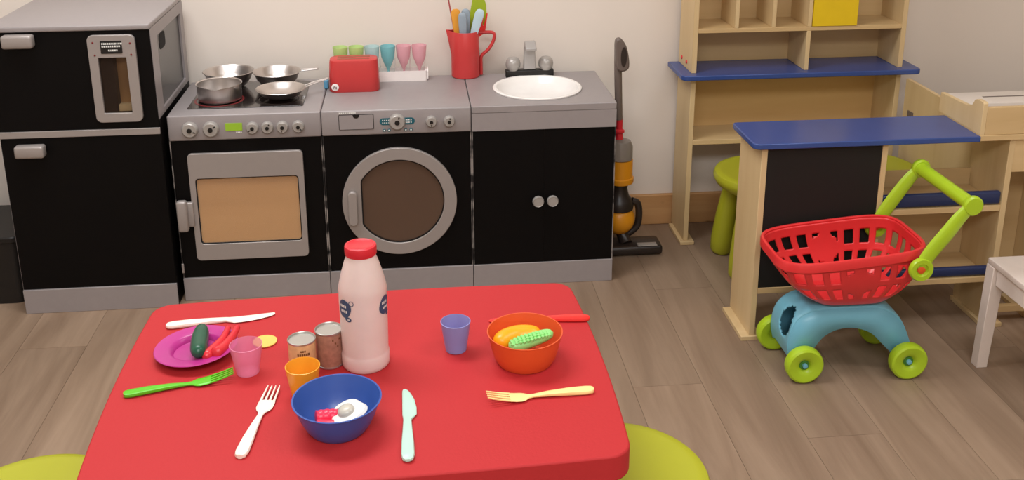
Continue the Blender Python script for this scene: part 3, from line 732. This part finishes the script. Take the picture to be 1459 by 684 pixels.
# food in the orange bowl
bm = BM(); P = smoothpath([(.122, 1.456, ZT+.030), (.136, 1.474, ZT+.030), (.160, 1.484, ZT+.031), (.196, 1.480, ZT+.035)], 6); tube(bm, P, taper(len(P), .017), 20)
tag(obj('toy_carrot', bm, M_carrot), 'orange toy vegetable curving behind the green one in the orange bowl', 'toy vegetable')
gp = thing('toy_peas', 'bumpy light green toy pea pod lying in the orange bowl', 'toy vegetable', (.174, 1.455, ZT+.0385), .12)
bm = BM(); P = smoothpath([(-.036, -.006, -.005), (-.015, -.003, -.004), (.012, .002, 0), (.040, .004, .006)], 6); tube(bm, P, taper(len(P), .0130), 16, flat=.8)
obj('pod', bm, M_pea, gp)
bm = BM(); random.seed(5)
for i in range(11):
    u = -.030+i*.0062
    for q in range(-2, 3):
        ww = .0105*(1-abs(u/.042)**3); y = -.002+u*.1+q*ww*.42+random.uniform(-.0007, .0007); z = (u+.036)*.11-.003+math.sqrt(max(0, 1-(q/2.6)**2))*.0082*(1-abs(u/.045)**3)
        bmesh.ops.create_icosphere(bm, subdivisions=1, radius=.0036, matrix=Matrix.Translation((u, y, z-.001)))
p_ = obj('pea_bumps', bm, M_pea, gp)

# bottle and cans
bt = thing('milk_bottle', 'tall white toy bottle with red cap and navy printed emblem', 'bottle', (-.0885, 1.4775, ZT+.0003))
obj('bottle_body', lathe(BM(), [(0, .001), (.0355, 0), (.0378, .003), (.0381, .008), (.0382, .022), (.0372, .0245), (.0367, .028), (.0372, .060), (.0378, .118), (.0376, .128), (.0380, .134), (.0368, .142), (.0330, .158), (.0262, .181), (.0238, .187), (.0232, .192), (0, .192)], 64), M_bottle, bt)
obj('cap', lathe(BM(), [(0, .1915), (.0236, .1915), (.0248, .193), (.0250, .204), (.0243, .2068), (.0205, .2080), (.0190, .2070), (0, .2070)], 48), M_cap, bt)
for ang in (math.radians(-48), math.radians(64)):
    bm = BM(); decal(bm, .0378, ang, .1110, .0140, .0155, blob=.10); decal(bm, .0378, ang+math.radians(12), .0945, .0060, .0040)
    em = obj('emblem', bm, M_navy, bt)
    bm = BM()
    strokes(bm, .0378, ang, .1110, [(-.0070+i*.0036, .0045, .0012, .0022) for i in range(4)]+[(-.0055+i*.0036, -.0040, .0012, .0022) for i in range(4)]+[(.0065+i*.002, -.0165, .0006, .0014) for i in range(3)])
    obj('emblem_lettering', bm, M_print, em, smooth=False, recalc=True)
    n = 20; o_ = BM(); R = .0378+.0007; rr1 = []
    for q, rad in enumerate((.0045, .0034)):
        rr1.append([o_.verts.new((R*math.sin(ang+math.radians(22)+rad*math.cos(2*math.pi*k/n)/R), -R*math.cos(ang+math.radians(22)+rad*math.cos(2*math.pi*k/n)/R), .1230+rad*math.sin(2*math.pi*k/n))) for k in range(n)])
    for k in range(n): o_.faces.new((rr1[0][k], rr1[0][(k+1) % n], rr1[1][(k+1) % n], rr1[1][k]))
    obj('small_ring_print', o_, M_navy, em)
def can(label, mt, x, y, h, mark):
    t = thing('toy_can', label, 'can', (x, y, ZT+.0003), 0, 'toy food cans')
    obj('can_label', lathe(BM(), [(.0212, .003), (.0214, .004), (.0214, h-.004), (.0212, h-.003)], 40), mt, t)
    obj('can_tin', lathe(BM(), [(0, .001), (.0215, 0), (.0222, .001), (.0220, .003), (.0208, .0035), (.0208, h-.0035), (.0220, h-.003), (.0222, h-.0005), (.0214, h), (.0205, h-.0008), (.0200, h-.003), (0, h-.003)], 40), M_tin, t)
    bm = BM(); strokes(bm, .0214, math.radians(10), h*.62, mark, .0003); obj('label_print', bm, M_brown, t, smooth=False)
can('cream-labelled toy can behind the orange cup', M_can, -.1860, 1.4600, .0600, [(-.003+i*.003, .010, .0011, .0016) for i in range(3)]+[(-.008+i*.0034, .004, .0013, .0022) for i in range(6)]+[(-.006+i*.004, -.004, .0014, .0030) for i in range(4)]+[(-.004+i*.004, -.012, .0016, .0020) for i in range(3)])
can('mottled brown toy can next to the white bottle', M_can2, -.1455, 1.4830, .0620, [(.004+i*.004, .012-((i*7) % 3)*.006, .0012, .0016) for i in range(4)])

# ------------------------------------------------------------------ stools
def stool(label, x, y, rz=0):
    t = thing('round_stool', label, 'stool', (x, y, 0), rz, 'lime green round stools')
    obj('seat', lathe(BM(), [(0, .250), (.105, .250), (.128, .252), (.143, .262), (.1515, .277), (.1520, .286), (.1475, .2955), (.138, .2998), (.128, .3000), (.120, .2985), (.08, .2972), (0, .2965)], 64), M_lime, t)
    for k in range(4):
        a = math.pi/4+k*math.pi/2; d = Vector((math.cos(a), math.sin(a), 0))
        P = [d*.098+Vector((0, 0, .251)), d*.107+Vector((0, 0, .20)), d*.118+Vector((0, 0, .13)), d*.127+Vector((0, 0, .05)), d*.130+Vector((0, 0, .014)), d*.131+Vector((0, 0, .003)), d*.131]
        bm = BM(); tube(bm, P, [.028, .0295, .0325, .035, .033, .026, .018], 20); obj('leg', bm, M_lime, t)
    return t
stool('lime green round stool at the left end of the red table', -.612, 1.403)
st_r = stool('lime green round stool at the right end of the red table', .3110, 1.3975, .1)
stool('lime green round stool behind the wooden counter, beside the tall shelf unit', 1.024, 2.735)
stool('lime green round stool deeper behind the counter, glimpsed through its open shelves', 1.335, 2.765-.03)

# ------------------------------------------------------------------ play shop: shelf unit against the wall
tw = thing('play_shop_shelves', 'tall birch shelf unit with a blue shelf standing against the back wall', 'shelf unit')
TX0, TX1, TY0, TY1, TZ = .832, 1.490, 2.90, 3.050, 1.12
obj('side_panel', bx(TX0, TX0+.015, TY0, TY1, .012, .540), M_ply, tw, bevel=.001)
obj('side_panel', bx(TX1-.015, TX1, TY0, TY1, .012, .540), M_ply, tw, bevel=.001)
obj('upper_side_panel', bx(TX0, TX0+.015, TY0, TY1, .5555, TZ), M_ply, tw, bevel=.001)
obj('upper_side_panel', bx(TX1-.015, TX1, TY0, TY1, .5555, TZ), M_ply, tw, bevel=.001)
for x in (TX0-.012, TX1-.033): obj('foot', bx(x, x+.045, TY0-.012, TY1-.012, 0, .012), M_ply, tw, bevel=.002)
def blue_slab(name, x0, x1, y0, y1, z0, z1, par, rl=.02, rr_=.02):
    o = []
    for (cx, cy, r, a0) in ((x1-rr_, y0+rr_, rr_, -90), ):
        o += [(cx+r*math.cos(math.radians(a0+90*i/8)), cy+r*math.sin(math.radians(a0+90*i/8))) for i in range(9)]
    o += [(x1, y1), (x0, y1)]
    o += [(x0+rl+rl*math.cos(math.radians(180+90*i/8)), y0+rl+rl*math.sin(math.radians(180+90*i/8))) for i in range(9)]
    return obj(name, prism(BM(), o, z0, z1, 'xy'), M_blue, par, bevel=.0025)
blue_slab('blue_shelf', .797, 1.540, 2.868, TY1, .5401, .5554, tw)
obj('back_panel', bx(TX0+.015, TX1-.015, TY1-.006, TY1, .328, .540), M_plyback, tw, smooth=False)
obj('back_panel', bx(TX0+.015, TX1-.015, TY1-.006, TY1, .5555, TZ), M_plyx, tw, smooth=False)
obj('lower_shelf', bx(TX0+.015, TX1-.015, TY0, TY1-.006, .328, .343), M_plyx, tw, bevel=.001)
obj('upper_shelf', bx(TX0+.015, TX1-.015, TY0, TY1-.006, .677, .690), M_plyx, tw, bevel=.001)
obj('upper_shelf', bx(TX0+.015, TX1-.015, TY0, TY1-.006, .890, .903), M_plyx, tw, bevel=.001)
obj('top_board', bx(TX0+.015, TX1-.015, TY0, TY1-.006, TZ-.013, TZ), M_plyx, tw, bevel=.001)
obj('divider', bx(1.180, 1.193, TY0, TY1-.006, .5556, .6769), M_ply, tw, bevel=.001)
for x in (.957, 1.070, 1.181): obj('divider', bx(x, x+.012, TY0, TY1-.006, .6901, .8899), M_ply, tw, bevel=.001)
yp = obj('yellow_door', bx(1.1945, 1.332, TY0-.003, TY0+.007, .6905, .8895), M_yellow, tw, bevel=.001)
for (y, z) in ((3.012, .578), (2.958, .577)):
    obj('screw_cap', lathe(BM(), [(0, 0), (.006, 0), (.0052, .0025), (0, .0034)], 16, Matrix.Translation((TX0, y, z)) @ Matrix.Rotation(math.radians(-90), 4, 'Y')), M_cap, tw)

# counter in front
ct = thing('play_shop_counter', 'birch play shop counter with blue top, black chalkboard front and open shelves', 'counter')
CX0, CX1, CY0, CY1 = .847, 1.503, 2.300, 2.462
def slab(name, *a, m=M_ply, p=ct, bv=.001): return obj(name, bx(*a), m, p, bevel=bv)
slab('side_panel', CX0, CX0+.015, CY0, CY1, .012, .525); slab('side_panel', CX1-.015, CX1, CY0, CY1, .012, .525)
slab('foot', CX0-.022, CX0+.032, CY0-.006, CY1-.005, 0, .012); slab('foot', CX1-.025, CX1+.032, CY0-.006, CY1-.005, 0, .012)
slab('divider', 1.156, 1.170, CY0, CY1, .128, .525)
slab('chalkboard', CX0+.0152, 1.1558, CY0+.002, CY0+.010, .146, .524, m=M_chalk)
slab('bottom_rail', CX0+.0152, 1.1558, CY0+.0, CY0+.015, .130, .1458, m=M_plyx)
slab('shelf', 1.1702, CX1-.0152, CY0+.001, CY1-.008, .331, .346, m=M_plyx)
slab('shelf', 1.1702, CX1-.0152, CY0+.001, CY1-.008, .131, .146, m=M_plyx)
slab('back_panel', 1.1702, CX1-.0152, CY1-.007, CY1, .131, .392, m=M_plyx)
for z0, z1 in ((.348, .384), (.148, .174)):
    obj('blue_rail', superbox(BM(), 1.1703, CX1-.0153, CY0+.003, CY0+.019, z0, z1, .007), M_rail, ct)
o = [(.822+.02+.02*math.cos(math.radians(180+90*i/8)), 2.285+.02+.02*math.sin(math.radians(180+90*i/8))) for i in range(9)]
o = o+[(1.4005, 2.285), (1.4005, 2.466)]+[(.822+.012+.012*math.cos(math.radians(90+90*i/6)), 2.466-.012+.012*math.sin(math.radians(90+90*i/6))) for i in range(7)]
obj('blue_top', prism(BM(), o, .5255, .5405, 'xy'), M_blue, ct, bevel=.0025)
slab('end_top', 1.401, 1.66, 2.292, 2.466, .5255, .5400, m=M_plyx)
prof = [(2.294, .5405), (2.294, .622), (2.298, .626), (2.325, .626), (2.335, .622), (2.345, .606), (2.365, .598), (2.42, .596), (2.50, .594), (2.502, .5405)]
obj('tray_side', prism(BM(), prof, 1.401, 1.413, 'yz'), M_ply, ct, bevel=.001)
slab('tray_front', 1.4131, 1.66, 2.294, 2.306, .5405, .612, m=M_plyx)
slab('end_apron', CX1+.0002, 1.645, 2.302, 2.314, .436, .525, m=M_plyx)
slab('end_panel', 1.645, 1.660, 2.300, CY1, .012, .525)
slab('foot', 1.622, 1.672, CY0-.006, CY1-.005, 0, .012)
slab('end_rail', CX1+.0002, 1.6448, 2.318, 2.333, .030, .048, m=M_plyx)
slab('end_back', CX1+.0002, 1.6448, CY1-.007, CY1, .05, .525, m=M_plyx)
gt = slab('gate_panel', 1.4905, 1.5025, CY1+.003, TY0-.034, .10, .530)
obj('gate_hinge', bx(1.486, 1.4902, TY0-.10, TY0-.07, .40, .44), M_vgrey, gt, bevel=.0008)

ht = thing('panel_heater', 'white panel heater with dark top slot, behind right end of counter', 'heater', (1.93, 2.73, 0))
obj('heater_case', superbox(BM(), -.37, .37, -.055, .055, .02, .505, .005), M_heat, ht)
obj('air_slot', bx(-.27, .33, -.004, .004, .5048, .5056), M_vgrey, ht, smooth=False)
for s in (-1, 1): obj('foot', bx(s*.28-.02, s*.28+.02, -.07, .07, 0, .022), M_heat, ht, bevel=.002)

# ------------------------------------------------------------------ white stool at right edge
ws = thing('white_stool', 'small white wooden childs stool cut off by the right edge', 'stool', (1.53, 1.955, 0))
obj('seat', superbox(BM(), -.165, .165, -.175, .175, .272, .288, .003), M_wchair, ws)
for sx in (-1, 1):
    for sy in (-1, 1):
        x, y = sx*.150, sy*.160; bm = BM()
        q = .016
        A = [bm.verts.new((x+sx*.006+a*q*.85, y+sy*.004+b*q*.85, 0)) for a, b in ((-1, -1), (1, -1), (1, 1), (-1, 1))]
        B = [bm.verts.new((x+a*q, y+b*q, .2719)) for a, b in ((-1, -1), (1, -1), (1, 1), (-1, 1))]
        bm.faces.new(A[::-1]); bm.faces.new(B)
        for k in range(4): bm.faces.new((A[k], A[(k+1) % 4], B[(k+1) % 4], B[k]))
        obj('leg', bm, M_wchair, ws, bevel=.0015)
for s in (-1, 1):
    obj('apron', bx(-.133, .133, s*.160-.007, s*.160+.007, .228, .2718), M_wchair, ws, bevel=.001)
    obj('apron', bx(s*.150-.007, s*.150+.007, -.143, .143, .228, .2718), M_wchair, ws, bevel=.001)

# ------------------------------------------------------------------ toy vacuum cleaner
vc = thing('toy_vacuum_cleaner', 'upright toy vacuum cleaner, grey with orange cylinder and ball, beside the sink unit', 'toy vacuum', (.620, 2.885, 0))
T = lambda x=0, y=0, z=0: Matrix.Translation((x, y, z))
hd = obj('floor_head', superbox(BM(), -.055, .128, -.065, .020, .004, .034, .010), M_vdark, vc)
obj('head_stripe', superbox(BM(), .050, .110, -.064, -.040, .0335, .0365, .001), M_knob, hd)
obj('ankle', tube(BM(), [(.02, -.03, .030), (.012, -.01, .050), (.008, 0, .075)], [.020, .018, .022], 16), M_vdark, vc)
sph = [(.050*math.sin(math.pi*i/14), .103-.050*math.cos(math.pi*i/14)) for i in range(15)]
obj('ball', lathe(BM(), sph, 36), M_orange, vc)
obj('collar', lathe(BM(), [(.030, .135), (.044, .138), (.046, .150), (.040, .168), (.030, .180), (.024, .205), (.028, .222), (0, .224), (0, .135), (.030, .135)], 32), M_vdark, vc)
for s in (1,):
    bm = BM(); tube(bm, smoothpath([(.040, 0, .160), (.058, 0, .150), (.064, 0, .115), (.058, 0, .075), (.030, 0, .050)], 6), .011, 12); obj('yoke', bm, M_vdark, vc)
obj('cylinder', lathe(BM(), [(0, .224), (.041, .224), (.0425, .228), (.0425, .240), (.0385, .243), (.0385, .298), (0, .300)], 32), M_orange, vc)
obj('clear_bin', lathe(BM(), [(0, .3005), (.0375, .3005), (.037, .340), (.030, .356), (.016, .362), (0, .362)], 32), M_vclear, vc)
obj('red_neck', lathe(BM(), [(0, .3625), (.013, .3625), (.011, .380), (.016, .384), (.016, .390), (.010, .394), (.010, .424), (0, .424)], 20, T(-.006)), M_cap, vc)
obj('wand', tube(BM(), smoothpath([(-.008, 0, .4245), (-.012, -.003, .50), (-.016, -.006, .58), (-.018, -.008, .650)], 4), [.0115]*13, 14), M_vgrey, vc)
gp_ = [(-.030, .655), (-.028, .672), (-.018, .678), (-.008, .672), (.004, .652), (.011, .625), (.014, .598), (.011, .584), (-.002, .577), (-.018, .580), (-.026, .600)]
gp_ = [(p.x, p.z) for p in smoothpath([(a, 0, b) for a, b in gp_]+[(-.030, 0, .655)], 4)[:-1]]
bm = prism(BM(), gp_, -.026, -.004)
g_ = obj('grip', bm, M_vgrey, vc, bevel=.005)
obj('grip_inlay', prism(BM(), [(-.004+.008*math.cos(math.pi*k/12)+.010*abs(math.sin(math.pi*k/12))*0, .625+.034*math.cos(math.pi*k/12)) if 0 else (-.004+.009*math.cos(math.pi*k/10), .622+.030*math.sin(math.pi*k/10)) for k in range(20)], -.0272, -.0255), M_vdark, g_)

# ------------------------------------------------------------------ shopping trolley
tr = thing('toy_shopping_trolley', 'toy shopping trolley with red basket, blue chassis and lime wheels and handle', 'toy trolley')
bm = BM()
def rim_z(x): return .317+(x-.86)/(1.18-.86)*.028
NU, NV = 240, 32
def outline(u):                                         # unit superellipse
    a = 2*math.pi*u; c, s = math.cos(a), math.sin(a); e = .42
    return math.copysign(abs(c)**e, c), math.copysign(abs(s)**e, s)
def basket(u, v):                                       # v 0 rim .. 1 floor edge
    ox, oy = outline(u)
    k = v**2.5
    cx = 1.010+(1.030-1.010)*v; hx = .169+(.084-.169)*k; hy0 = .108-.004*max(0, -ox)**2; hy = hy0+(.062-hy0)*k
    x = cx+ox*hx; y = 2.170+oy*hy; z = rim_z(x)*(1-v)+.193*v
    return x, y, z
# even arc-length parameter
us = [i/720 for i in range(721)]; L = [0]
pp = [basket(u, .3) for u in us]
for i in range(720): L.append(L[-1]+math.dist(pp[i], pp[i+1]))
U = []
for k in range(NU):
    t = L[-1]*k/NU
    i = max(j for j in range(721) if L[j] <= t+1e-12); i = min(i, 719)
    U.append(us[i]+(us[i+1]-us[i])*((t-L[i])/max(1e-9, L[i+1]-L[i])))
V = [[bm.verts.new(basket(U[k], q/NV)) for k in range(NU)] for q in range(NV+1)]
for q in range(NV):
    for k in range(NU):
        if 2 <= (k % 10) <= 7:
            x, y, z = basket(U[k], (q+.5)/NV)
            oval = ((x-1.015)/.040)**2+((z-.266)/.034)**2 < 1 and abs(y-2.17) > .05
            if not oval and (6 <= q <= 13 or 18 <= q <= 25): continue
        bm.faces.new((V[q][k], V[q][(k+1) % NU], V[q+1][(k+1) % NU], V[q+1][k]))
bm.faces.new(V[NV])
obj('basket', bm, M_cartred, tr, solid=.0035)
bm = BM(); rp = []
for k in range(NU):
    x, y, z = basket(U[k], 0); rp.append((x, y, z))
tube(bm, [(x+(x-1.014)*.03, y+(y-2.17)*.03, z-.004) for x, y, z in rp], .0105, 10, flat=.6, up=None, closed=True) if False else None
ringsB = []
sec = [(0.000, .004), (.003, .006), (.008, .005), (.010, .001), (.010, -.016), (.007, -.017), (.0065, -.001), (.001, -.001)]
for k in range(NU):
    x, y, z = rp[k]; a = Vector(rp[k-1]); b = Vector(rp[(k+1) % NU]); t = (b-a); nrm = Vector((t.y, -t.x, 0)).normalized()
    if nrm.dot(Vector((x-1.014, y-2.17, 0))) < 0: nrm = -nrm
    ringsB.append([bm.verts.new((x+nrm.x*o_, y+nrm.y*o_, z+h_)) for o_, h_ in sec])
m8 = len(sec)
for k in range(NU):
    A, B = ringsB[k], ringsB[(k+1) % NU]
    for j in range(m8): bm.faces.new((A[j], A[(j+1) % m8], B[(j+1) % m8], B[j]))
obj('basket_rim', bm, M_cartred, tr)
# chassis
outer = smoothpath([(.886, 0, .050), (.878, 0, .095), (.888, 0, .146), (.916, 0, .174), (.962, 0, .184), (1.04, 0, .184), (1.105, 0, .178), (1.150, 0, .148), (1.176, 0, .100), (1.190, 0, .055)], 10)
inner = smoothpath([(.922, 0, .045), (.940, 0, .080), (.965, 0, .112), (1.000, 0, .128), (1.040, 0, .128), (1.080, 0, .112), (1.108, 0, .085), (1.140, 0, .052)], 5)
y0, y1 = 2.112, 2.232
def half_w(p): 
    return .060-.006*max(0, (p.z-.13)/.07)
bm = BM(); NY = 24; G = []
for p in outer:
    G.append([bm.verts.new((p.x, 2.172+half_w(p)*(2*j/NY-1), p.z-.008*(abs(2*j/NY-1)**6))) for j in range(NY+1)])
for i in range(len(outer)-1):
    for j in range(NY):
        zc = (outer[i].z+outer[i+1].z)/2; xc = (outer[i].x+outer[i+1].x)/2
        if xc < .93 and ((j-7.5)/6.2)**2+((zc-.131)/.036)**2 < 1: continue
        bm.faces.new((G[i][j], G[i+1][j], G[i+1][j+1], G[i][j+1]))
obj('chassis_shell', bm, M_cartblue, tr, solid=.004)
for s in (-1, 1):
    bm = BM(); hwf = lambda p: 2.172+s*(half_w(p)-.001)
    no = len(outer); res_o = outer; ni = len(inner)
    # resample inner to same count
    inn2 = []
    for i in range(no):
        t = i/(no-1)*(ni-1); a = int(min(ni-2, t)); inn2.append(inner[a].lerp(inner[a+1], t-a))
    A = [bm.verts.new((p.x, hwf(p), p.z-.007)) for p in outer]; B = [bm.verts.new((p.x, hwf(p)+s*.004, p.z)) for p in inn2]
    for i in range(no-1): bm.faces.new((A[i], A[i+1], B[i+1], B[i]))
    obj('chassis_side', bm, M_cartblue, tr, solid=.005)
bm = BM(); G2 = []
for p in inn2: G2.append([bm.verts.new((p.x, 2.172+t*(half_w(p)+.002), p.z+.001)) for t in (-1, 1)])
for i in range(len(G2)-1): bm.faces.new((G2[i][0], G2[i+1][0], G2[i+1][1], G2[i][1]))
obj('chassis_underside', bm, M_cartblue, tr, solid=.003)
WR = .046
wprof = [(0, .006), (.012, .006), (.014, .003), (.022, .002), (.040, .000), (.0445, .003), (WR, .008), (WR, .020), (.0445, .025), (.040, .028), (.024, .026), (.016, .022), (.013, .017), (0, .017)]
for x, y in ((.9125, 2.093), (1.1680, 2.084)):
    w_ = obj('wheel', lathe(BM(), wprof, 48, T(x, y+.014, WR) @ TOFRONT), M_cartlime, tr)
    hb = obj('hub', lathe(BM(), [(0, .017), (.0125, .017), (.0118, .0185), (0, .0190)], 20, T(x, y+.014, WR) @ TOFRONT), mat('hub_green', (70, 130, 50), .4), w_)
    obj('axle_cap', lathe(BM(), [(0, .019), (.0065, .019), (.006, .024), (0, .026)], 14, T(x, y+.014, WR) @ TOFRONT), M_cartblue, w_)
for x, y in ((.8960, 2.252), (1.1660, 2.252)):
    w_ = obj('wheel', lathe(BM(), wprof, 48, T(x, y+.014, WR) @ TOFRONT), M_cartlime, tr)
for xa, xb in ((.9125, .8960), (1.1680, 1.1660)):
    obj('axle', tube(BM(), [(xa, 2.10, WR), (xb, 2.25, WR)], .006, 12), M_cartblue, tr)
# handle arms
def arm(y, dx=0, dz=0, yt=None):
    yt = y if yt is None else yt
    P = smoothpath([(1.150+dx, y, .308+dz), (1.168+dx, y, .345+dz), (1.203, (y+yt)/2, .394), (1.232, yt, .436), (1.256, yt, .462)], 6)
    return tube(BM(), P, [.0165+.004*math.sin(math.pi*i/(len(P)-1))-.003*(i/(len(P)-1)) for i in range(len(P))], 14, flat=.42, up=(0, 1, 0))
for y, s in ((2.046, -1), (2.292, 1)):
    am = obj('handle_arm', arm(y, 0 if s < 0 else .004, 0, y), M_cartlime, tr)
    R_ = T(1.150+(0 if s < 0 else .004), y+(.007), .308) @ TOFRONT
    obj('pivot_ring', lathe(BM(), [(.010, .003), (.026, .003), (.0285, .006), (.0285, .013), (.026, .017), (.016, .017), (.012, .011), (.010, .011), (.010, .003)], 32, R_), M_cartlime, am)
    obj('pivot_cap', lathe(BM(), [(0, .002), (.0098, .002), (.0098, .013), (.006, .015), (0, .015)], 18, R_), M_orange if False else mat('pivot_orange', (226, 92, 34), .35), am)
    obj('bar_end', lathe(BM(), [(0, .0), (.021, .0), (.0235, .004), (.0235, .012), (.020, .016), (0, .017)], 28, T(1.256, y+.008, .460) @ TOFRONT), M_cartlime, am)
obj('handle_bar', tube(BM(), [(1.256, 2.050, .460), (1.256, 2.288, .460)], .0165, 20), M_cartlime, tr)
